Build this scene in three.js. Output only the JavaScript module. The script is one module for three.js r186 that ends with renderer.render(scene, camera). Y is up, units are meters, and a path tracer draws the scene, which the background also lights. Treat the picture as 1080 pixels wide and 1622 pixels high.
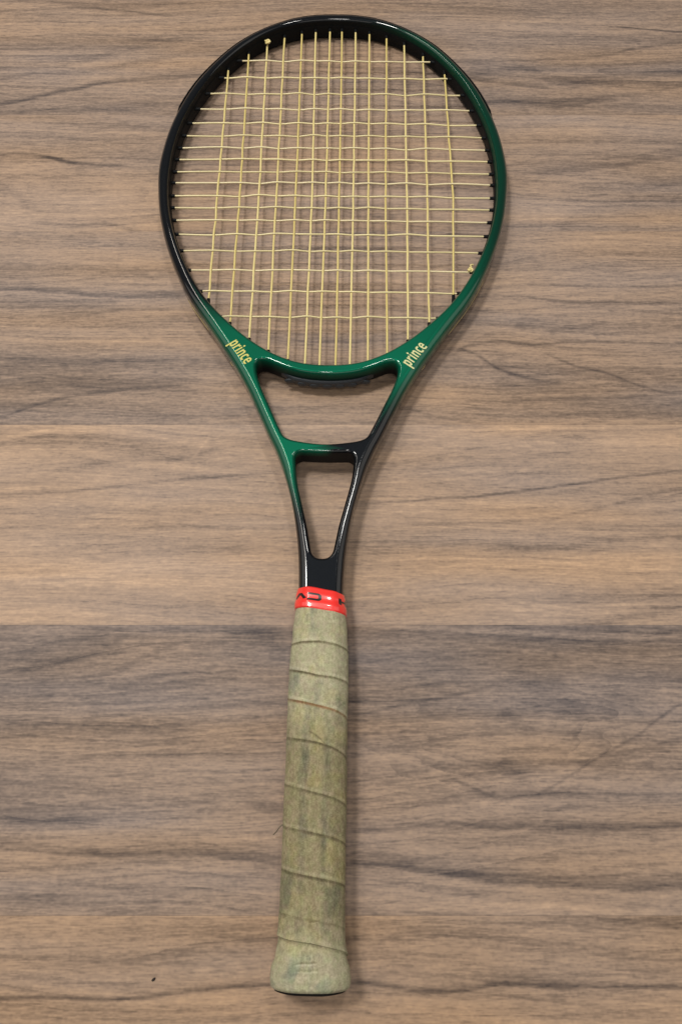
import * as THREE from 'three';
import { mergeGeometries, mergeVertices } from 'three/addons/utils/BufferGeometryUtils.js';
import { RectAreaLightUniformsLib } from 'three/addons/lights/RectAreaLightUniformsLib.js';
import { FontLoader } from 'three/addons/loaders/FontLoader.js';

// ---------- camera, light, exposure ----------
const scene = new THREE.Scene();
const camera = new THREE.PerspectiveCamera(67.23, 681 / 1024, 0.02, 20);
camera.position.set(0, 0.4541, 0);
camera.rotation.set(THREE.MathUtils.degToRad(-69), 0, 0);      // 21 degrees off straight down
scene.background = new THREE.Color(0.11, 0.11, 0.112);          // the soft light of the room all round
const renderer = new THREE.WebGLRenderer({ antialias: true });
renderer.setSize(681, 1024);
renderer.toneMapping = THREE.LinearToneMapping;
renderer.toneMappingExposure = 1;
renderer.shadowMap.enabled = true;
function downlight(x, y, z, power, size, tx = 0, tz = -0.3) {   // a recessed ceiling lamp, aimed at the table
  const l = new THREE.SpotLight(new THREE.Color(1.0, 0.965, 0.915), power, 0, 0.75, 0.6, 2);
  l.position.set(x, y, z); l.target.position.set(tx, 0, tz);
  l.castShadow = true; l.shadow.radius = size / 0.02;
  scene.add(l, l.target);
}
function fillPanel(x, y, z, w, h, power, color) {                    // a broad soft fill light, added to brighten the scene
  const l = new THREE.RectAreaLight(color, power, w, h); l.position.set(x, y, z); l.lookAt(0, 0, -0.28); scene.add(l);
}
RectAreaLightUniformsLib.init();
fillPanel(-1.9, 1.5, -0.3, 1.4, 2.2, 1.05, 0xfff8ef);
fillPanel(1.9, 1.5, -0.3, 1.4, 2.2, .85, 0xfff8ef);
fillPanel(0, 1.6, 1.7, 2.2, 1.4, .85, 0xfff8ef);
{ // a long ceiling batten beyond the head of the racket
  const l = new THREE.RectAreaLight(0xfff6ea, 24, 0.12, 1.3); l.position.set(-0.86, 1.9, -1.4); l.rotation.x = -Math.PI / 2; scene.add(l);
}
downlight(-0.56, 1.90, -0.62, 6.8, 0.15);
downlight(0.30, 2.00, -0.95, 2.6, 0.09);
downlight(-0.10, 2.00, 0.55, 1.6, 0.10);

// ---------- helpers ----------
let seed = 20713;
const rnd = () => { seed = (seed * 1664525 + 1013904223) >>> 0; return seed / 4294967296; };
const lerp = (a, b, t) => a + (b - a) * t, clamp = (x, a = 0, b = 1) => Math.min(b, Math.max(a, x));
const smooth = (a, b, x) => { const t = clamp((x - a) / (b - a)); return t * t * (3 - 2 * t); };
function hash(ix, iy, s) { let h = (ix * 374761393 + iy * 668265263 + s * 974634723) | 0; h = Math.imul(h ^ (h >>> 13), 1274126177); return ((h ^ (h >>> 16)) >>> 0) / 4294967296; }
function noise(x, y, s = 0) {                                   // smooth value noise, 0..1
  const ix = Math.floor(x), iy = Math.floor(y); let fx = x - ix, fy = y - iy;
  fx = fx * fx * (3 - 2 * fx); fy = fy * fy * (3 - 2 * fy);
  const a = hash(ix, iy, s), b = hash(ix + 1, iy, s), c = hash(ix, iy + 1, s), d = hash(ix + 1, iy + 1, s);
  return a + (b - a) * fx + (c - a) * fy + (a - b - c + d) * fx * fy;
}
const sn = (x, y, s) => noise(x, y, s) * 2 - 1;
const fbm = (x, y, s, n = 3) => { let v = 0, a = 1, t = 0; for (let i = 0; i < n; i++) { v += a * sn(x, y, s + i); t += a; a *= .5; x *= 2.03; y *= 2.03; } return v / t; };
function numbered(name, parent) {
  const used = new Set(parent.children.map((c) => c.name)); if (!used.has(name)) return name;
  for (let i = 1; ; i++) { const n = `${name}_${String(i).padStart(3, '0')}`; if (!used.has(n)) return n; }
}
function part(name, geometry, material, parent, label) {
  const m = new THREE.Mesh(geometry, material); m.name = numbered(name, parent);
  m.castShadow = m.receiveShadow = true; if (label) m.userData.label = label;
  parent.add(m); return m;
}
function dataTexture(w, h, fn, srgb = true) {
  const d = new Uint8Array(w * h * 4);
  for (let j = 0, k = 0; j < h; j++) for (let i = 0; i < w; i++, k += 4) {
    const c = fn(i, j); d[k] = clamp(c[0], 0, 255); d[k + 1] = clamp(c[1], 0, 255); d[k + 2] = clamp(c[2], 0, 255); d[k + 3] = 255;
  }
  const t = new THREE.DataTexture(d, w, h); t.magFilter = THREE.LinearFilter; t.minFilter = THREE.LinearMipmapLinearFilter; t.generateMipmaps = true;
  t.wrapS = t.wrapT = THREE.RepeatWrapping; if (srgb) t.colorSpace = THREE.SRGBColorSpace; t.needsUpdate = true; return t;
}

// ---------- tabletop of wood-grain planks ----------
// growth veins of the boards: [board, strength, soft width above, soft width below (mm), 'x,y x,y ...' in mm on the table]
const VEINS = [
['A',0.3,3,1.2,'-270,519.9 -232,530.7 -183,543.7 -127,549.3 -99,551.4'],
['A',0.12,12,3,'-276,558.4 -226,562.6 -186,576.8 -110,598.6'],
['A',0.1,3,8,'-269,511.9 -210,515.9 -170,518.5 -126,530.7'],
['A',0.22,1.2,1.2,'-287,626.3 -255,627.8 -218,630.1 -143,621.0'],
['A',0.16,2,5,'-275,550.0 -245,554.2 -210,557.0 -144,569.7'],
['A',0.16,2,1.4,'98,568.3 160,569.0 206,571.8 246,583.3 281,587.7'],
['A',0.34,0.8,0.8,'229,607.5 257,604.6 283,602.3'],
['A',0.18,2,7,'102,557.0 148,559.8 173,550.0 276,557.0'],
['A',0.14,3,2,'115,523.9 170,523.9 232,530.7 273,540.3'],
['A',0.16,4,1.5,'80,517.2 130,522.6 180,519.9 211,525.3'],
['A',0.18,1,5,'172,543.0 203,545.8 274,544.4'],
['A',0.18,3,1,'-103,572.5 -21,562.6 82,552.8 162,537.5'],
['A',0.1,1,1,'-282,594.2 -220,600.1 -151,592.8 -125,595.7'],
['B',0.36,1.5,1.3,'-228,465.9 -208,460.8 -188,458.3 -164,457.7'],
['B',0.22,1.4,1.2,'-262,468.4 -238,469.0 -223,465.9 -203,460.8'],
['B',0.15,1,2,'-226,403.4 -200,400.5 -172,401.7 -141,393.5'],
['B',0.2,2,2,'-260,457.7 -251,455.8 -246,449.0 -258,444.1'],
['B',0.14,6,6,'-257,434.3 -241,428.3 -230,416.3'],
['B',0.1,1,1,'-169,457.1 -139,454.0 -67,452.7'],
['B',0.18,6,2,'149,449.6 192,454.0 227,460.2 262,467.7'],
['B',0.15,2,6,'171,436.8 219,439.8 257,440.4'],
['B',0.1,2,20,'161,402.2 176,413.4 198,422.3 256,430.7'],
['B',0.12,2,1,'125,457.7 174,462.1 213,465.2 263,474.7'],
['B',0.1,4,2,'-114,434.3 -19,440.4 76,434.3 152,439.2'],
['C',0.3,3,1.3,'-242,343.9 -215,342.8 -183,339.6 -147,338.0 -107,338.5'],
['C',0.14,1.5,1.5,'-197,324.7 -173,323.6 -151,326.8 -124,327.8'],
['C',0.1,1,12,'-241,337.4 -201,334.2 -161,335.3'],
['C',0.12,14,14,'-231,275.7 -179,270.8 -102,265.9'],
['C',0.2,1.5,1,'-226,241.1 -210,248.6 -190,255.3 -165,260.1 -111,265.0'],
['C',0.1,3,10,'-228,251.5 -176,244.4 -100,242.0'],
['C',0.14,3,1.5,'-233,285.7 -189,283.2 -125,284.7'],
['C',0.17,1.2,1,'103,345.0 139,347.1 184,345.5 243,346.6'],
['C',0.2,1.3,1,'87,336.4 116,338.5 160,333.2 240,332.1'],
['C',0.14,1.3,1,'78,327.8 115,325.7 160,328.9 239,323.6'],
['C',0.24,1.3,1.2,'79,292.7 87,296.2 109,299.3 130,297.8 157,300.8 235,299.3'],
['C',0.24,1.2,1.3,'79,294.2 91,289.7 107,278.2 124,271.8 145,267.9'],
['C',0.2,1,1.2,'139,290.7 159,281.7 180,275.7 204,265.0 220,260.1'],
['C',0.12,10,10,'84,251.5 118,256.3 177,251.5 227,246.7'],
['C',0.14,1,1,'42,247.7 63,242.0 83,238.2'],
['C',0.12,3,1.5,'-108,345.5 -18,343.9 72,341.7'],
['D',-0.14,1.2,2,'-224,226.2 -199,231.3 -171,233.6 -135,234.0'],
['D',0.12,1,11,'-223,223.4 -191,228.0 -141,228.0 -95,221.1'],
['D',0.16,2,2,'-175,204.4 -147,210.7 -111,210.7 -94,214.3 -80,219.0'],
['D',-0.1,1,2,'-154,200.9 -127,208.0 -98,210.7 -89,223.4 -85,230.8'],
['D',0.24,1.4,1,'-217,186.4 -181,187.7 -145,192.0 -97,197.3 -41,201.8'],
['D',0.12,5,3,'-180,150.4 -118,152.9 -55,148.7'],
['D',0.28,0.9,1,'8,179.0 32,180.7 64,183.8 105,187.2 146,193.4 178,197.3 220,203.1'],
['D',0.14,1,1.5,'40,165.4 87,167.1 135,171.3 176,181.2 218,190.3'],
['D',0.1,10,12,'8,151.6 63,154.5 110,150.4 165,157.9 214,165.4'],
['D',0.18,3,3,'94,149.6 133,150.4 173,155.4 213,157.0'],
['D',0.2,4,5,'147,223.4 155,227.1 163,224.3'],
['D',-0.08,2,5,'41,223.4 92,235.0 142,236.4'],
['D',0.12,1,3,'42,246.7 67,238.2 92,236.8'],
['D',0.24,4,2.5,'136,102.7 155,104.2 178,108.1 206,112.7'],
['D',0.1,1,5,'25,207.6 66,212.1 115,213.4 148,216.6'],
['D',0.1,6,4,'129,113.5 176,117.4 207,121.4'],
['E',0.16,8,8,'-194,40.0 -165,41.1 -137,42.8 -108,40.7 -83,40.0'],
['E',0.14,5,14,'-203,94.3 -180,90.6 -161,93.6 -135,95.8'],
['E',0.12,2,2,'-185,75.7 -160,81.1 -140,88.4 -125,96.1'],
['E',0.12,2,2,'-150,70.2 -130,75.5 -112,84.6 -92,92.1'],
['E',0.16,5,10,'-64,98.1 -45,97.4 -34,90.6'],
['E',0.1,2,2,'-132,64.8 -107,72.0 -78,75.7 -37,79.4'],
['E',0.28,5,1.5,'-185,-19.4 -150,-22.2 -116,-23.7 -78,-23.1 -54,-26.2 -31,-27.8'],
['E',0.14,3,3,'-187,-4.1 -166,-4.7 -142,-6.0'],
['E',0.1,1,1,'-148,-37.3 -114,-40.3 -70,-40.9 -34,-40.9'],
['E',0.14,4,4,'-180,-46.9 -150,-47.5 -113,-51.1 -80,-51.7'],
['E',0.16,4,3,'-49,3.0 -38,-0.9 -30,-0.2'],
['E',0.16,1,1,'7,50.5 36,56.2 62,61.2 88,66.9'],
['E',0.14,1,1,'7,62.6 40,66.2 66,68.4'],
['E',0.12,1.2,1.2,'7,30.4 57,32.4 93,29.7 114,31.1'],
['E',0.2,4,4,'87,47.0 94,48.7 105,46.3'],
['E',0.24,4,5,'83,20.9 92,21.6 102,18.9'],
['E',0.2,3,4,'151,59.7 163,60.5 170,59.0'],
['E',0.12,10,5,'95,64.8 121,63.0 138,50.5'],
['E',0.16,0.9,1.1,'105,5.6 127,16.2 149,28.0 169,38.3 181,47.0 196,54.8'],
['E',0.14,1,2,'128,22.9 164,29.7 180,33.1 200,38.0'],
['E',0.16,1,1,'53,17.9 70,11.2 87,4.7 108,7.0'],
['E',-0.07,2,4,'11,29.7 49,19.6 87,-0.2 112,12.9 150,29.7'],
['E',0.14,2.5,1.5,'104,-1.5 121,-1.5 135,-0.9'],
['E',0.2,3,1.2,'5,-12.4 34,-10.2 55,-9.2 83,-11.1 124,-11.5 186,-9.9'],
['E',0.32,4.5,1.8,'3,-28.1 24,-28.7 51,-32.4 81,-36.7 108,-38.2 141,-40.0 151,-40.9 182,-37.9'],
['E',0.12,3,1,'54,-33.6 88,-33.9 155,-34.8'],
['E',0.12,2,4,'7,-53.5 53,-53.5 119,-54.7 179,-54.1'],
['F',0.34,1.2,0.9,'-173,-90.4 -144,-90.1 -119,-90.4 -84,-87.9 -58,-85.7 -35,-84.8'],
['F',0.34,1.4,0.9,'5,-84.0 23,-85.7 42,-87.3 61,-86.5 81,-83.7 103,-84.3 135,-85.1 174,-85.1'],
['F',0.1,5,3,'-128,-61.7 -73,-60.2 -33,-64.6'],
['F',0.14,3,2,'52,-83.1 84,-82.3 116,-83.4'],
['F',0.12,2,2,'20,-58.8 72,-61.7 119,-56.4 178,-58.8']].map(([row, k, up, dn, pts]) => ({ row, k, up, dn, p: pts.split(' ').map((q) => q.split(',').map(Number)) }));
// boards from far to near: y edges in mm, colour, letters of the veins on them
const BOARDS = [
  { y0: 764, y1: 890, tone: .5, id: '-' }, { y0: 640, y1: 764, tone: .52, id: '-' },
  { y0: 509, y1: 640, tone: .42, id: 'A' }, { y0: 395, y1: 509, tone: .56, id: 'B' }, { y0: 236, y1: 395, tone: .50, id: 'C' },
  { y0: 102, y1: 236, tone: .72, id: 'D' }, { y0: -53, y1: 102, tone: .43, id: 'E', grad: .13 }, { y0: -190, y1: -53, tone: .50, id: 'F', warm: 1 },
  { y0: -330, y1: -190, tone: .45, id: '-' } ];
const cubic = (a, b, c, d, t) => b + .5 * t * (c - a + t * (2 * a - 5 * b + 4 * c - d + t * (3 * (b - c) + d - a)));
const ARCHES = [
  { row: 'E', x: 90, y: 42, ax: 78, ay: 33, n: 4.2, k: .30, tone: -.02 }, { row: 'B', x: -205, y: 434, ax: 62, ay: 25, n: 2.2, k: .26, tone: .07 },
  { row: 'A', x: 300, y: 553, ax: 130, ay: 20, n: 3.2, k: .22, tone: 0 }, { row: 'C', x: 215, y: 294, ax: 135, ay: 34, n: 4, k: .24, tone: -.02 },
  { row: 'B', x: 290, y: 424, ax: 115, ay: 20, n: 2.4, k: .26, tone: -.05 }, { row: 'D', x: -215, y: 214, ax: 85, ay: 16, n: 1.6, k: .26, tone: -.07 },
  { row: 'D', x: 152, y: 224, ax: 40, ay: 10, n: 2.2, k: .3, tone: 0 } ];
const XW = 1000;                                                 // board length, mm
function boardTexture(b, n) {
  const w = 2048, h = Math.round((b.y1 - b.y0) * 3.0), veins = VEINS.filter((v) => v.row === b.id);
  for (const v of veins) v.row = b.id;
  const dark = [101, 87, 78], mid = [147, 126, 109], light = [182, 154, 129];
  return dataTexture(w, h, (i, j) => {
    const X = (i / w - .5) * XW, Y = b.y0 + (j + .5) / h * (b.y1 - b.y0);
    const wob = 5 * sn(X / 90, Y / 30, 11 + n) + 1.6 * sn(X / 28, Y / 9, 12 + n) + .5 * sn(X / 9, Y / 3, 13 + n);
    const bend = 11 * fbm(X / 190, Y / 55, 14 + n, 2), y = Y + bend + wob * .4;
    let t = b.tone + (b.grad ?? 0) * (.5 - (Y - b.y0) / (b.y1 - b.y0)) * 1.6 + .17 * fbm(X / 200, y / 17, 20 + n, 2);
    // long flowing streaks of the grain
    t += .11 * sn(X / 150, y / 5.5, 30 + n) + .10 * sn(X / 95, y / 2, 31 + n) + .09 * sn(X / 48, y / .95, 32 + n);
    const g = (y + 20 * fbm(X / 260, Y / 90, 40 + n, 2)) / (6 + 3 * n % 4), fr = g - Math.floor(g);
    t -= .15 * Math.pow(fr, 5) * noise(X / 60, g, 44 + n) * 1.6;
    // arched figure round the heart of a board
    for (const q of ARCHES) if (q.row === b.id) {
      const d = Math.hypot((X - q.x) / q.ax, (Y - q.y) / q.ay) + .30 * fbm(X / 55, Y / 13, 46, 3), m = smooth(1.4, .8, d) * smooth(.15, .6, d); if (m <= 0) continue;
      const f = d * q.n, e = f - Math.floor(f); t += m * (q.tone - q.k * .5 * Math.pow(e, 2) * smooth(.25, .75, noise(X / 30, Y / 9, 47)) * 1.5);
    }
    // short fibres and pores
    t += .12 * sn(X / 9, Y / .75 + wob * .3, 51) + .12 * sn(X / 3.4, Y / .65, 53) + .09 * sn(X / 1.4, Y / 1.0, 54);
    const po = noise(X / 7, Y / .7 + wob, 52); t -= .16 * smooth(.76, .95, po);
    let v = 0;
    for (const q of veins) {
      const p = q.p, a = p[0][0], z = p[p.length - 1][0];
      const hw = 181 + .16 * p[0][1], ea = a < -hw ? 110 : 14, ez = z > hw ? 110 : 14;   // veins that leave the picture run on
      if (X < a - ea || X > z + ez) continue;
      let s = 0; while (s < p.length - 2 && X > p[s + 1][0]) s++;
      const dx = p[s + 1][0] - p[s][0] || 1e-6, u = clamp((X - p[s][0]) / dx);
      let d = Y - cubic((p[s - 1] ?? p[s])[1], p[s][1], p[s + 1][1], (p[s + 2] ?? p[s + 1])[1], u) + wob * .16 + .5 * sn(X / 14, q.k * 90, 60);
      if (d > q.up * 3 || d < -q.dn * 3) continue;
      d /= d > 0 ? q.up : q.dn;
      const end = smooth(a - ea, a + (ea > 14 ? -20 : 12), X) * (1 - smooth(z + (ez > 14 ? 20 : -12), z + ez, X));
      v += q.k * end * Math.exp(-d * d * .9) * (.65 + .6 * noise(X / 16, Y / 1.6, 61));
    }
    t -= Math.min(.58, v * 1.55);
    const c = t > .5 ? mid.map((m, k) => lerp(m, light[k], (t - .5) * 2)) : mid.map((m, k) => lerp(dark[k], m, t * 2));
    const hue = fbm(X / 120, y / 20, 70 + n, 2) * 6 + (b.warm ? 5 : b.id === 'E' ? lerp(0, -3, smooth(-20, 95, Y)) : 0);
    return [c[0] + hue, c[1] + hue * .15, c[2] - hue];
  });
}
const tabletop = new THREE.Group(); tabletop.name = 'tabletop';
tabletop.userData = { kind: 'structure', label: 'brown and grey wood-grain laminate tabletop of wide boards under the racket' };
scene.add(tabletop);
const core = new THREE.BoxGeometry(XW / 1000, 0.02, 1.22); core.translate(0, -0.0181, -0.28);
part('core_board', core, new THREE.MeshStandardMaterial({ color: 0x4a3f36, roughness: .8 }), tabletop);
BOARDS.forEach((b, n) => {
  const d = (b.y1 - b.y0) / 1000, geo = new THREE.BoxGeometry(XW / 1000, 0.008, d - 0.00005);
  geo.translate(0, -0.004, -(b.y0 + b.y1) / 2000);
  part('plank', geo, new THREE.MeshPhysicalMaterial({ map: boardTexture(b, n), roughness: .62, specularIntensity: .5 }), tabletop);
});

// ---------- the racket ----------
const racket = new THREE.Group(); racket.name = 'tennis_racket';
racket.userData = { label: 'black and green tennis racket with yellow strings and worn olive grip on the tabletop', category: 'tennis racket' };
racket.position.set(-0.01518, 0.0182, 0.0858);
racket.rotation.order = 'YXZ'; racket.rotation.set(-0.0134, THREE.MathUtils.degToRad(-1.01), 0);
scene.add(racket);
const MM = 0.001, H = 8.6;                                        // local axes: x = u, y = height, z = -w; mm in the tables below

// outlines, half of each (mirrored): [u, w]
const OUT = [[0, 686.6], [18, 685.6], [36, 681], [57, 670.2], [77, 654], [94, 632.6], [108, 609], [117.8, 584], [124, 560], [127.2, 536], [127.8, 520], [126.3, 502], [123, 480.5], [117.5, 459.5], [110, 438.5], [100.5, 417.5], [93.6, 405], [80, 385], [69, 368.3], [60, 354], [51, 337.5], [42.5, 319], [36.2, 305], [30.6, 293.5], [25, 278.8], [19.8, 261], [16.4, 244], [14.4, 229], [13.3, 212], [12.9, 192]];
const HOOP = [[0, 354.8], [15, 355.9], [27, 359.2], [40, 365.6], [54, 375.6], [66.5, 387], [80, 401.8], [90.5, 417], [100, 435], [107.2, 452.5], [113, 471], [117, 490], [118.7, 507], [119, 520], [118.2, 540], [114.4, 565], [107.6, 588], [97.8, 611.5], [85.5, 632], [70, 650.8], [52, 665], [33, 673.8], [16, 677.4], [0, 678.2]];
const EYE = [[0, 347.4], [14.5, 348.5], [25.5, 351.3], [34, 354.9], [39.5, 357.2], [43.8, 357.4], [46, 355], [46, 349.5], [43, 339.5], [36.2, 324], [29.2, 308.5], [26, 302.6], [22, 300.2], [9, 297.8], [0, 297.2]];
const VEE = [[0, 291], [10, 291.3], [15.5, 291.2], [18, 289], [17.9, 282], [16.6, 272], [13, 257], [9.6, 243], [7.6, 232], [6, 225.6], [3.4, 222.9], [0, 222.3]];
function loop(half, step, closedMirror = true) {                  // smooth mirrored outline, resampled
  const right = half.map(([u, w]) => new THREE.Vector2(u, w)), left = half.slice(0).reverse().filter(([u]) => u > .01).map(([u, w]) => new THREE.Vector2(-u, w));
  let pts = [...right, ...left];
  const c = new THREE.CatmullRomCurve3(pts.map((p) => new THREE.Vector3(p.x, p.y, 0)), closedMirror, 'centripetal');
  const n = Math.round(c.getLength() / step), out = c.getSpacedPoints(n).slice(0, n).map((p) => [p.x, p.y]);
  return out;
}
// outer outline is open at the handle end: build it from left base over the tip to right base
function openOutline() {
  const left = OUT.slice().reverse().map(([u, w]) => new THREE.Vector3(-u, w, 0)), right = OUT.slice(1).map(([u, w]) => new THREE.Vector3(u, w, 0));
  const c = new THREE.CatmullRomCurve3([...left, ...right], false, 'centripetal');
  return c.getSpacedPoints(Math.round(c.getLength() / 1.8)).map((p) => [p.x, p.y]);
}
const hoopOutline = loop(HOOP, 1.6), eyeOutline = loop(EYE, 1.0), veeOutline = loop(VEE, 1.0), outerLine = openOutline();
const outerClosed = [...outerLine]; { const a = outerLine[outerLine.length - 1], b = outerLine[0]; for (let i = 1; i < 12; i++) outerClosed.push([lerp(a[0], b[0], i / 12), lerp(a[1], b[1], i / 12)]); }
const area = (p) => { let s = 0; for (let i = 0; i < p.length; i++) { const a = p[i], b = p[(i + 1) % p.length]; s += a[0] * b[1] - b[0] * a[1]; } return s / 2; };
function normals2(p, closed = true) {                             // unit normals to the right of travel (outwards of a counter-clockwise loop)
  return p.map((_, i) => { const n = p.length, a = closed ? p[(i + n - 1) % n] : p[Math.max(0, i - 1)], b = closed ? p[(i + 1) % n] : p[Math.min(n - 1, i + 1)], dx = b[0] - a[0], dy = b[1] - a[1], l = Math.hypot(dx, dy) || 1; return [dy / l, -dx / l]; });
}
// paint: green on the lower left of the head and left arm, and on the right from the top corner to the middle of the arm, black elsewhere
const BLACK = [.0042, .0052, .0068], GREEN = [.0007, .090, .047];
function paint(u, w, h, hole) {
  const v = w + 6 * sn(u / 30, w / 30, 5);
  const left = smooth(243, 285, v) * (1 - smooth(378, 412, v)), right = smooth(312, 356, v) * (1 - smooth(648, 676, v - u * .06));
  let g = lerp(left, right, smooth(-4, 6, u + (v < 345 ? 0 : 0)));
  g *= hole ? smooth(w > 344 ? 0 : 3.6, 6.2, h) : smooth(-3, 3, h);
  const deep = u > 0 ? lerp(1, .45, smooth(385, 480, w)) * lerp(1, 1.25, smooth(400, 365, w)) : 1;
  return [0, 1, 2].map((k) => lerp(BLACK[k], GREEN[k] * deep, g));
}
function frameGeometry() {
  const pos = [], nor = [], col = [], idx = [], inner = [], steps = 7;
  const profile = (R, Z) => {                                    // [inset, height, outward share, up share], quarter ellipses R wide and Z deep
    const p = [], q = (i) => (1 - i / steps) * Math.PI / 2;
    const row = (a, s) => { const o = Math.cos(a) / R, u = Math.sin(a) / Z, l = Math.hypot(o, u); return [R * (1 - Math.cos(a)), s * (H - Z * (1 - Math.sin(a))), o / l, s * u / l]; };
    for (let i = 0; i <= steps; i++) p.push(row(q(i), 1));
    for (const f of [.35, -.35]) p.push([-.25, (H - Z) * f, 1, 0]);
    for (let i = steps; i >= 0; i--) p.push(row(q(i), -1));
    return p;
  };
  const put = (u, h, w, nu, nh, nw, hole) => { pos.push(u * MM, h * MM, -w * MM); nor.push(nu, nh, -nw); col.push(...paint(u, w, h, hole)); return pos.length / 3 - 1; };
  const caps = { top: [], bottom: [] };
  const side = (p, ccw, R, Z) => {
    const prof = profile(R, Z);
    if ((area(p) > 0) !== ccw) p = p.slice().reverse();
    const n2 = normals2(p), base = pos.length / 3, m = prof.length, n = p.length, others = [hoopOutline, eyeOutline, veeOutline].flat();
    // the rounding narrows where the beam is thin
    let k = p.map((q) => ccw ? clamp((Math.min(...others.map((o) => Math.hypot(o[0] - q[0], o[1] - q[1]))) - 2.5) / R, .3, 1) : 1);
    for (let s = 0; s < 4; s++) k = k.map((_, i) => (k[(i + n - 1) % n] + k[i] * 2 + k[(i + 1) % n]) / 4);
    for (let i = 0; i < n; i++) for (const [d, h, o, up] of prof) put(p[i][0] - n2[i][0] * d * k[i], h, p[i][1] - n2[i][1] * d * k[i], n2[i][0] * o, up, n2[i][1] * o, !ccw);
    for (let i = 0; i < n; i++) { const a = base + i * m, b = base + ((i + 1) % n) * m; for (let j = 0; j < m - 1; j++) (!ccw && j >= 5 ? inner : idx).push(a + j, a + j + 1, b + j, b + j, a + j + 1, b + j + 1); }
    caps.top.push(p.map((q, i) => new THREE.Vector2(q[0] - n2[i][0] * R * k[i], q[1] - n2[i][1] * R * k[i])));
  };
  side(outerClosed, true, 5.2, 5.4); side(hoopOutline, false, 2.2, 2.6); side(eyeOutline, false, 2, 2.2); side(veeOutline, false, 2, 2.2);
  const [o, ...holes] = caps.top, tris = THREE.ShapeUtils.triangulateShape(o, holes), flat = [o, ...holes].flat();
  for (const s of [1, -1]) {
    const base = pos.length / 3; for (const q of flat) put(q.x, s * H, q.y, 0, s, 0);
    for (const t of tris) s > 0 ? idx.push(base + t[0], base + t[1], base + t[2]) : idx.push(base + t[0], base + t[2], base + t[1]);
  }
  const g = new THREE.BufferGeometry();
  g.setAttribute('position', new THREE.Float32BufferAttribute(pos, 3)); g.setAttribute('normal', new THREE.Float32BufferAttribute(nor, 3)); g.setAttribute('color', new THREE.Float32BufferAttribute(col, 3)); g.setIndex(idx);
  const walls = g.clone(); walls.setIndex(inner); return [g, walls];
}
const lacquer = new THREE.MeshPhysicalMaterial({ vertexColors: true, roughness: .40, metalness: .45, specularIntensity: .03, clearcoat: 1, clearcoatRoughness: .06 });
const [shell, walls] = frameGeometry();
const frame = part('frame', shell, lacquer, racket, 'glossy frame fading from black to emerald green');

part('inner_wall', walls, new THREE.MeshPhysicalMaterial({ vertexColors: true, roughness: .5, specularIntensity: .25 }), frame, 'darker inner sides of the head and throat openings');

// a strip swept along a piece of an outline: section points are [outward, height]
function sweep(line, section, closed = false, fade = 2) {
  const n2 = normals2(line, closed), pos = [], idx = [], m = section.length, n = line.length;
  for (let i = 0; i < n; i++) { const e = closed ? 1 : clamp(Math.min(i, n - 1 - i) / fade, .15, 1); for (const [d, h] of section) pos.push((line[i][0] + n2[i][0] * d * e) * MM, h * MM * (e * .3 + .7), -(line[i][1] + n2[i][1] * d * e) * MM); }
  for (let i = 0; i < (closed ? n : n - 1); i++) for (let k = 0; k < m; k++) { const a = i * m + k, b = i * m + (k + 1) % m, c = ((i + 1) % n) * m + k, d = ((i + 1) % n) * m + (k + 1) % m; idx.push(a, c, b, b, c, d); }
  if (!closed) for (const [r, f] of [[0, 0], [(n - 1) * m, 1]]) for (let k = 1; k < m - 1; k++) f ? idx.push(r, r + k, r + k + 1) : idx.push(r, r + k + 1, r + k);
  const g = new THREE.BufferGeometry(); g.setAttribute('position', new THREE.Float32BufferAttribute(pos, 3)); g.setIndex(idx); g.computeVertexNormals(); return g;
}
// orient an open piece so that its normals point away from the material (outside) -- the outer line runs left base > tip > right base
const outside = outerLine.slice().reverse();                      // counter-clockwise, normals outwards
const rounded = (t, h, s = -.6) => [[s, h], [t * .55, h * .93], [t, h * .6], [t, -h * .6], [t * .55, -h * .93], [s, -h]];
const plastic = new THREE.MeshPhysicalMaterial({ color: 0x0c0e10, roughness: .6, specularIntensity: .3 });
part('bumper_guard', sweep(outside.filter(([u, w]) => w > 575), rounded(1.1, 6.6), false, 4), plastic, frame, 'black plastic guard round the tip of the head');
const gold = new THREE.MeshPhysicalMaterial({ color: 0xb8a468, roughness: .35, clearcoat: .6 });
for (const s of [-1, 1]) for (const [a, b, c] of [[384, s < 0 ? 413 : 433, -1.6], [355, 364, -1.2]]) {
  const piece = outside.filter(([u, w]) => u * s > 0 && w > a && w < b);
  part('pinstripe', sweep(piece, [[.1, c + .55], [.42, c + .5], [.42, c - .5], [.1, c - .55]]), gold, frame, 'thin gold stripe on the outer side');
}

// ---------- strings ----------
const inside = (u, w) => { let c = false; const p = hoopOutline; for (let i = 0, j = p.length - 1; i < p.length; j = i++) if ((p[i][1] > w) !== (p[j][1] > w) && u < (p[j][0] - p[i][0]) * (w - p[i][1]) / (p[j][1] - p[i][1]) + p[i][0]) c = !c; return c; };
function reach(u, w, du, dw) { let t = 0; while (t < 400 && inside(u + du * t, w + dw * t)) t += .25; return t; }
const MAINS = [[-85.2, -83.9, -82.3], [-70, -67.5, -66.6], [-55.6, -53.6, -52.9], [-42, -40.9, -39.6], [-28.1, -26.7, -26.4], [-16.8, -14.8, -15], [-5.5, -4.9, -5.3], [4.2, 5.1, 5.2], [15.2, 15.4, 14.7], [26.4, 26.3, 26.6], [40.1, 38.8, 39.4], [54.4, 54.5, 53.1], [69.3, 69.3, 67.4], [85.4, 88, 83.4]];
const CROSS = [641.6, 623, 605.6, 589.4, 574.6, 561.8, 549.4, 538, 526, 515.4, 503.1, 492, 480.4, 467.8, 453, 436.2, 418.2, 397.3];
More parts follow.
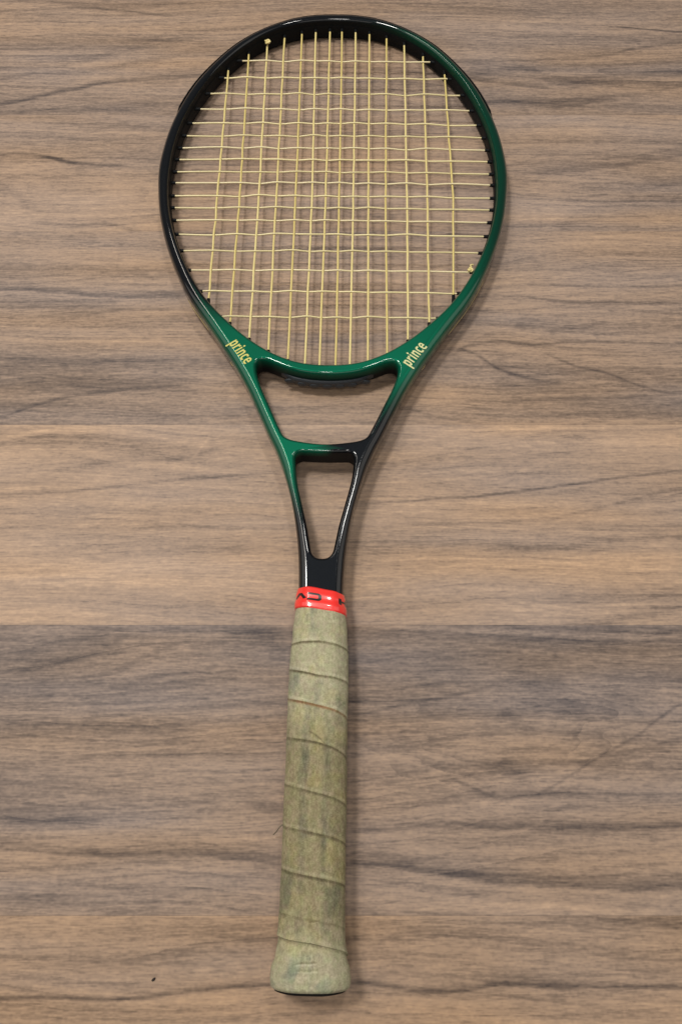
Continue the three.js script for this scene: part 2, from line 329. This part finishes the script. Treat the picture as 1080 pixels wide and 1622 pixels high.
const mainU = (m, w) => { const t = (w - 505) / 145; return t > 0 ? m[1] + (m[0] - m[1]) * Math.min(1.2, t) : m[1] + (m[2] - m[1]) * Math.min(1.2, -t); };
const gut = [0xd6c481, 0xd0bd76, 0xdbca8a].map((c) => new THREE.MeshPhysicalMaterial({ color: c, roughness: .42, clearcoat: .35, clearcoatRoughness: .3 }));
const crossGut = [0xdaccA0, 0xddcf9b, 0xd4c693].map((c) => new THREE.MeshPhysicalMaterial({ color: c, roughness: .4, clearcoat: .4, clearcoatRoughness: .3 }));
const holes = [];                                                 // where strings enter the frame: [u, w, du, dw]
const tube = (pts, r) => new THREE.TubeGeometry(new THREE.CatmullRomCurve3(pts.map(([u, h, w]) => new THREE.Vector3(u * MM, h * MM, -w * MM))), pts.length * 3, r * MM, 7);
MAINS.forEach((m, i) => {
  const up = reach(mainU(m, 520), 520, (mainU(m, 650) - mainU(m, 520)) / 130, 1), down = reach(mainU(m, 500), 500, 0, -1), top = 520 + up, bot = 500 - down;
  const pts = [[mainU(m, top + 2), 0, top + 2], [mainU(m, top - 2), .1, top - 2]];
  CROSS.forEach((w, j) => { if (w < top - 3 && w > bot + 3) pts.push([mainU(m, w) + .25 * sn(i * 7.3, w / 9, 3), ((i + j) % 2 ? 1 : -1) * .58, w]); });
  pts.push([mainU(m, bot + 2), .1, bot + 2], [mainU(m, bot - 2), 0, bot - 2]);
  part('main_string', tube(pts, .76), gut[i % 3], racket);
  holes.push([mainU(m, top), top, 0, 1], [mainU(m, bot), bot, 0, -1]);
});
CROSS.forEach((w, j) => {
  const bow = (u) => w + u * .008 + (-.9 + .5 * rnd()) * 0 - .00007 * u * u, l = -reach(0, w, -1, 0), r = reach(0, w, 1, 0);
  const pts = [[l - 2, 0, bow(l)], [l + 2, 0, bow(l)]];
  const us = MAINS.map((m) => mainU(m, w)).filter((u) => u > l + 3.5 && u < r - 3.5);
  us.forEach((u, k) => { const i = MAINS.findIndex((m) => mainU(m, w) === u); pts.push([u, ((i + j) % 2 ? -1 : 1) * .62, bow(u) + .7 * sn(u / 9, j * 5.7, 8) + ((i + j) % 2 ? .22 : -.22)]); });
  pts.push([r - 2, 0, bow(r)], [r + 2, 0, bow(r)]);
  part('cross_string', tube(pts, .62), crossGut[j % 3], racket);
  holes.push([l, bow(l), -1, 0], [r, bow(r), 1, 0]);
});
function knot(u, h, w, turn, size, tail) {
  const k = new THREE.TorusKnotGeometry(size * MM, .62 * MM, 60, 7, 2, 3); k.rotateX(Math.PI / 2); k.rotateY(turn); k.translate(u * MM, h * MM, -w * MM);
  const t = tube(tail, .6); part('string_knot', mergeGeometries([k, t]), gut[2], racket, 'small tied knot at the end of a string');
}
knot(-55.4, 3.2, 658.6, .3, 1.25, [[-55.6, .6, 660], [-55.2, 2.4, 657.5], [-54.2, 4.6, 655.6], [-52.6, 5, 656.6]]);
knot(97.6, 1.6, 437.4, 1.2, 1.1, [[96, .4, 436.2], [98, 2.2, 438.4], [97.4, 3, 440.2], [99.4, 2.4, 440.8]]);
// grommets: one black strip inside the hoop with a short barrel round every string end
{
  const line = hoopOutline.slice(); if (area(line) > 0) line.reverse();               // clockwise: normals into the hoop
  const bits = [sweep(line, [[-.4, 3.4], [.55, 3.1], [.55, -3.1], [-.4, -3.4]], true).toNonIndexed()];
  for (const [u, w, du, dw] of holes) {
    const q = hoopOutline.reduce((b, p, i) => Math.hypot(p[0] - u, p[1] - w) < b[0] ? [Math.hypot(p[0] - u, p[1] - w), i] : b, [1e9, 0])[1];
    const c = new THREE.CylinderGeometry(1.15 * MM, 1.5 * MM, 6.4 * MM, 10); c.rotateX(-Math.PI / 2); // along +w
    c.rotateY(dw > 0 ? Math.PI : dw < 0 ? 0 : du > 0 ? Math.PI / 2 : -Math.PI / 2); c.translate((u - du * .6) * MM, 0, -(w - dw * .6) * MM);
    const g = c.toNonIndexed(); g.deleteAttribute('uv'); bits.push(g);
  }
  part('grommet_strip', mergeGeometries(bits.map((b) => { b.deleteAttribute('uv'); return b; })), plastic, frame);
}
// ribbed rubber strip on the outer side of the bridge
{
  const rubber = new THREE.MeshPhysicalMaterial({ color: 0x30353a, roughness: .5 });
  let line = eyeOutline.slice(); if (area(line) > 0) line.reverse();
  const seg = line.filter(([u, w]) => w > 340 && Math.abs(u) < 31).sort((a, b) => a[0] - b[0]);
  const n = normals2(seg, false); if (n[Math.floor(n.length / 2)][1] > 0) seg.reverse();
  const bits = [sweep(seg, [[-.4, .6], [1.5, .1], [1.9, -2.5], [1.5, -6.4], [-.4, -6.9]], false, 9).toNonIndexed()];
  for (let k = 0; k < 7; k++) { const u = (k - 3) * 8.2, p = seg.reduce((b, q) => Math.abs(q[0] - u) < Math.abs(b[0] - u) ? q : b), s = new THREE.SphereGeometry(1, 16, 10); s.scale(3.8 * MM, 2.4 * MM, 1.1 * MM); s.translate(p[0] * MM, -4.6 * MM, -(p[1] - 1.5) * MM); const g = s.toNonIndexed(); g.deleteAttribute('uv'); bits.push(g); }
  bits.forEach((b) => b.deleteAttribute('uv'));
  part('bridge_strip', mergeGeometries(bits), rubber, frame, 'dark grey bumpy strip under the bridge');
}

// ---------- lettering on the shoulders ----------
const font = await new FontLoader().loadAsync('fonts/droid/droid_sans_bold.typeface.json');
for (const s of [-1, 1]) {
  const g = new THREE.ShapeGeometry(font.generateShapes('prince', 7.4 * MM), 6); g.computeBoundingBox();
  const b = g.boundingBox, len = 19.5 * MM; g.translate(-(b.min.x + b.max.x) / 2, -2.3 * MM, 0); g.scale(len / (b.max.x - b.min.x), 1.06, 1);
  g.rotateX(-Math.PI / 2); g.rotateY(s < 0 ? -THREE.MathUtils.degToRad(53.5) : THREE.MathUtils.degToRad(53.5));
  g.translate((s < 0 ? -57.2 : 57.6) * MM, (H + .08) * MM, -362.4 * MM);
  part('brand_lettering', g, new THREE.MeshPhysicalMaterial({ color: s < 0 ? 0xc2bd62 : 0xc8c890, roughness: .35, clearcoat: .5 }), frame, 'gold lettering on the shoulder');
}

// ---------- grip ----------
// seams of the wound tape: [left edge, top, right edge] along the handle, mm from the butt
const SEAMS = [[189, 187, 184], [171.3, 172.1, 167.3], [158.4, 153.1, 149.2], [142.4, 137.1, 129], [121.6, 118, 107.8], [98.4, 92.9, 84.4], [77.7, 73.7, 66.3], [57.5, 53.4, 47.4], [37.8, 34.7, 28.2], [27, 24.4, 17.3], [12, 8, 2]];
function seamAt(k, a) {                                           // a: 0 left, .25 top, .5 right, 1 left again
  const s = SEAMS[k], nx = SEAMS[k + 1] ?? [s[0] - 15];
  if (a < .25) { const t = a * 4; return lerp(s[0], s[1], t); }
  if (a < .5) { const t = (a - .25) * 4; return lerp(s[1], s[2], t * t * .45 + t * .55); }
  return lerp(s[2], nx[0], (a - .5) * 2);
}
const lipOf = [0, .95, 1.05, 1.05, .95, 1.05, .95, 1.05, .35, .5, 0];
const lipAt = (k, a) => lerp(lipOf[k], lipOf[k + 1] ?? 0, smooth(.5, 1, a));
function seamBelow(w, a) { for (let k = SEAMS.length - 2; k >= 0; k--) { const s = seamAt(k, a); if (w >= s) return [w - s, k]; } return [99, 0]; }
const prof = (tab, w) => { let i = 0; while (i < tab.length - 2 && w > tab[i + 1][0]) i++; const t = clamp((w - tab[i][0]) / (tab[i + 1][0] - tab[i][0])); const s = t * t * (3 - 2 * t); return lerp(tab[i][1], tab[i + 1][1], lerp(t, s, .6)); };
const HALFW = [[3, 18.8], [5, 19.7], [8.5, 19.9], [12, 19.2], [17, 17.6], [25, 16.6], [40, 16.5], [95, 16.6], [125, 16.5], [150, 16.7], [165, 16.5], [180, 15.6], [193, 14.3], [200, 13.7]];
const HALFH = [[3, 16.8], [5, 17.8], [8.5, 18.1], [12, 17.6], [17, 16.2], [25, 15.2], [60, 15.0], [150, 14.6], [180, 13], [193, 11.4], [200, 10.6]];
function gripRadius(ang, hw, hh) {                                // rounded octagon
  const c = Math.cos(ang), s = Math.sin(ang), p = 14, k = Math.hypot(hw, hh) * .765;
  const q = [Math.abs(c) / hw, Math.abs(s) / hh, Math.abs(c + s) * .7071 / k, Math.abs(c - s) * .7071 / k];
  return Math.pow(q.reduce((t, x) => t + Math.pow(x, p), 0), -1 / p);
}
function ringMesh(rows, cols, fn) {
  const pos = [], uv = [], idx = [];
  for (let j = 0; j <= rows; j++) for (let i = 0; i <= cols; i++) { const [u, h, w] = fn(i / cols, j / rows); pos.push(u * MM, h * MM, -w * MM); uv.push(i / cols, j / rows); }
  for (let j = 0; j < rows; j++) for (let i = 0; i < cols; i++) { const a = j * (cols + 1) + i, b = a + cols + 1; idx.push(a, b, a + 1, a + 1, b, b + 1); }
  const g = new THREE.BufferGeometry(); g.setAttribute('position', new THREE.Float32BufferAttribute(pos, 3)); g.setAttribute('uv', new THREE.Float32BufferAttribute(uv, 2)); g.setIndex(idx); g.computeVertexNormals();
  const n = g.attributes.normal; for (let j = 0; j <= rows; j++) { const a = j * (cols + 1), b = a + cols; const v = new THREE.Vector3(n.getX(a) + n.getX(b), n.getY(a) + n.getY(b), n.getZ(a) + n.getZ(b)).normalize(); n.setXYZ(a, v.x, v.y, v.z); n.setXYZ(b, v.x, v.y, v.z); }
  return g;
}
const GL = 198;
const gripGeo = ringMesh(640, 150, (a, t) => {                     // a runs left > top > right > underside
  let w = lerp(3.4, GL, t); const ang = Math.PI - a * 2 * Math.PI;
  let r = gripRadius(ang, prof(HALFW, w), prof(HALFH, w));
  const edge = w < 6.4 ? Math.sqrt(1 - Math.pow(1 - (w - 3.4) / 3, 2)) : 1; r *= lerp(.86, 1, edge);
  const [d, k] = seamBelow(w, a); r += 1.15 * lipAt(k, a) * (Math.exp(-d / 6) + .6 * Math.exp(-d * d / 1.2)) * smooth(0, .25, d) * (.8 + .5 * noise(a * 14, k * 3.1, 90));
  const rim = Math.min(a, 1 - a); if (lipOf[k] > .6) r += .7 * Math.exp(-Math.pow(d / 1.6, 2)) * smooth(.06, .0, Math.abs(rim - .01)) * (.3 + noise(k * 3.7, 1.5, 95));
  const x = Math.cos(ang) * 18; r += .22 * fbm(x / 9, w / 8, 91, 3) + .05 * sn(a * 110, w / 1.0, 92);
  if (w < 22) r += .55 * sn(a * 9, w / 7, 93) * smooth(22, 12, w);
  return [Math.cos(ang) * r, Math.sin(ang) * r, w];
});
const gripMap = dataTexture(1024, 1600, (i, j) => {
  const a = i / 1024, w = lerp(3.4, GL, j / 1600), ang = Math.PI - a * 2 * Math.PI, x = Math.cos(ang) * 17 * (Math.sin(ang) > 0 ? 1 : -1.3), s = a * 110;
  const body = smooth(150, 105, w) * smooth(14, 40, w);
  let c = [lerp(157, 132, body), lerp(152, 123, body), lerp(123, 92, body)];
  const yel = smooth(.05, .6, fbm(x / 9, w / 11, 100, 3)), grey = smooth(.0, .65, fbm(x / 6, w / 15, 104, 3));
  c = [c[0] + yel * 7 - grey * 24, c[1] + yel * 6 - grey * 19, c[2] - yel * 2 - grey * 12];
  const blue = smooth(.1, .7, fbm(x / 7 + 4, w / 7, 108, 2)) * smooth(24, 10, w); c = [c[0] - 34 * blue, c[1] - 23 * blue, c[2] - 15 * blue];
  if (Math.sin(ang) > 0) for (const [u0, k] of [[-6.5, .5], [6.2, .6]]) { const m = Math.exp(-Math.pow((x - u0 + 1.2 * sn(w / 9, u0, 110)) / 2, 2)) * k * smooth(30, 60, w + 10) * smooth(150, 110, w) * (.5 + noise(w / 13, u0, 111)); c = c.map((v, q) => v - m * [26, 22, 14][q]); }  // shading of the handle facets, painted in as two darker bands
  const [d, k] = seamBelow(w, a), under = k < SEAMS.length - 2 ? seamAt(k, a) : 0; let dirtShade = 0, worn = 0;
  for (let q = 0; q < SEAMS.length - 1; q++) { const e = w - seamAt(q, a); worn = Math.max(worn, lipAt(q, a) * Math.exp(-Math.pow((e - 1.3) / .8, 2))); if (e < .25 && e > -2.2) dirtShade = Math.max(dirtShade, Math.exp(-Math.pow((e + .35) / .85, 2)) * lipAt(q, a)); }  // seam dirt, with the shadow under each tape edge painted in
  { const t = clamp((x + 6) / 13), e = w - lerp(124, 115.5, t * t * .5 + t * .5); if (Math.sin(ang) > 0 && x > -6 && x < 8) dirtShade = Math.max(dirtShade, .55 * Math.exp(-Math.pow(e / .6, 2)) * smooth(-6, -3, x)); }
  dirtShade *= .35 + .55 * noise(s / 8, w / 30, 112); const rust = Math.max(0, 1 - Math.abs(w - 136) / 8);
  c = [lerp(c[0], lerp(74, 120, rust), dirtShade), lerp(c[1], lerp(66, 78, rust), dirtShade), lerp(c[2], 44, dirtShade)];
  if (Math.sin(ang) > 0) for (const [cw, x0, x1, q] of [[15.6, -7.5, 4, 1], [12.6, -7, 5, .6], [33, -3, 6, .4]]) { const e = w - cw - .05 * x - .3 * sn(x / 2, cw, 96), f = smooth(x0, x0 + 2, x) * smooth(x1, x1 - 2, x) * q; c = c.map((v) => v + f * (22 * Math.exp(-Math.pow(e / .4, 2)) - 26 * Math.exp(-Math.pow((e - .8) / .5, 2)))); }  // creases painted in colour: a lit edge beside a shaded line
  c = c.map((v) => v + 13 * worn * (.5 + noise(s / 5, w / 5, 118)));  // worn tape edge, with a highlight painted in above each seam
  const f = 11 * sn(s / .5, w / .5, 113) + 9 * sn(s / 1.3, w / 1.3, 114) + 7 * sn(s / .35, w / 3, 115) + 8 * fbm(s / 4, w / 4, 116, 2); const grn = 2.5 * sn(s / 2.2, w / 2.2, 117);
  return [c[0] + f - grn, c[1] + f + grn * .6, c[2] + f * .9 - grn];
});
const gripBump = dataTexture(512, 800, (i, j) => { const a = i / 512 * 110, w = j / 800 * GL, v = 128 + 60 * sn(a / .6, w / .6, 120) + 50 * sn(a / 1.7, w / 1.7, 121); return [v, v, v]; }, false);
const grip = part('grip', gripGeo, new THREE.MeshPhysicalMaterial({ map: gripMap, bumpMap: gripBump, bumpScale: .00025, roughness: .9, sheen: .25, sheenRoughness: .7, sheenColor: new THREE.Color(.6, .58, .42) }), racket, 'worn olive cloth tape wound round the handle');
{
  const cap = ringMesh(14, 72, (a, t) => { const ang = Math.PI - a * 2 * Math.PI, w = lerp(.8, 6, Math.min(1, t * 1.4)), f = t < .35 ? Math.sin(t / .35 * Math.PI / 2) : 1, r = gripRadius(ang, 17.6, 16.6) * (t === 0 ? 0 : lerp(.0, 1, Math.pow(f, .5))); return [Math.cos(ang) * r, Math.sin(ang) * r - 1.2, w]; });
  part('butt_cap', cap, plastic, grip, 'black cap at the handle end');
}
// loose thread ends of the tape on the left
part('loose_thread', tube([[-16.6, -3, 77.5], [-18.6, -4, 76], [-20.4, -8, 73.8], [-22.5, -13, 72]], .28), new THREE.MeshStandardMaterial({ color: 0x6a6450, roughness: .9 }), grip);

// ---------- red collar ----------
{
  const cv = document.createElement('canvas'); cv.width = 1024; cv.height = 256; const x = cv.getContext('2d');
  x.fillStyle = '#f0322a'; x.fillRect(0, 0, 1024, 256); x.fillStyle = x.strokeStyle = '#140c0c'; x.lineWidth = 26; x.lineJoin = 'round';
  const A = (l, w) => { x.beginPath(); x.moveTo(l, 150); x.lineTo(l + w * .42, 96); x.lineTo(l + w * .58, 96); x.lineTo(l + w, 150); x.stroke(); };
  const D = (l, w) => { x.beginPath(); x.moveTo(l, 88); x.lineTo(l + w * .85, 88); x.lineTo(l + w, 100); x.lineTo(l + w, 140); x.lineTo(l + w * .85, 154); x.lineTo(l, 154); x.stroke(); };
  const Hh = (l, w) => { x.beginPath(); x.moveTo(l, 84); x.lineTo(l, 158); x.moveTo(l, 120); x.lineTo(l + w, 120); x.moveTo(l + w, 84); x.lineTo(l + w, 158); x.stroke(); };
  const E = (l, w) => { x.beginPath(); x.moveTo(l + w, 88); x.lineTo(l, 88); x.lineTo(l, 154); x.lineTo(l + w, 154); x.moveTo(l, 121); x.lineTo(l + w * .9, 121); x.stroke(); };
  A(60, 84); D(160, 92); Hh(404, 60); E(500, 60); A(590, 84); D(700, 90); Hh(860, 60); E(950, 60);
  const map = new THREE.CanvasTexture(cv); map.colorSpace = THREE.SRGBColorSpace;
  const rub = new THREE.MeshPhysicalMaterial({ map, roughness: .35, clearcoat: 1, clearcoatRoughness: .12 });
  const geo = ringMesh(40, 110, (a, t) => {
    const ang = Math.PI - a * 2 * Math.PI, c = Math.cos(ang), w0 = lerp(190.6, 203.4, t) - c * 1.9;
    const bulge = .45 * Math.exp(-Math.pow((t - .27) / .16, 2)) + .4 * Math.exp(-Math.pow((t - .68) / .17, 2)) + .7 * smooth(0, .06, t) * smooth(1, .94, t);
    const r = gripRadius(ang, lerp(14.4, 13.0, t), lerp(11.6, 9.4, t)) + bulge + .15;
    return [c * r, Math.sin(ang) * r, w0];
  });
  part('collar_band', geo, rub, racket, 'glossy red rubber band with black letters above the grip');
}

// ---------- a crumb on the near board ----------
{
  const g = new THREE.DodecahedronGeometry(1, 1); const p = g.attributes.position;
  for (let i = 0; i < p.count; i++) { const f = .7 + .6 * noise(p.getX(i) * 2.3 + 9, p.getY(i) * 2.3 + p.getZ(i) * 1.7 + 9, 99); p.setXYZ(i, p.getX(i) * f * .0011, p.getY(i) * f * .0005, p.getZ(i) * f * .0006); }
  g.computeVertexNormals();
  const m = new THREE.Mesh(g, new THREE.MeshStandardMaterial({ color: 0x2a2420, roughness: .9 })); m.name = 'crumb'; m.castShadow = m.receiveShadow = true;
  m.position.set(-0.0957, 0.0004, 0.082); m.rotation.y = .7; m.userData = { label: 'tiny dark crumb on the board left of the grip end', category: 'crumb' }; scene.add(m);
}

renderer.render(scene, camera);
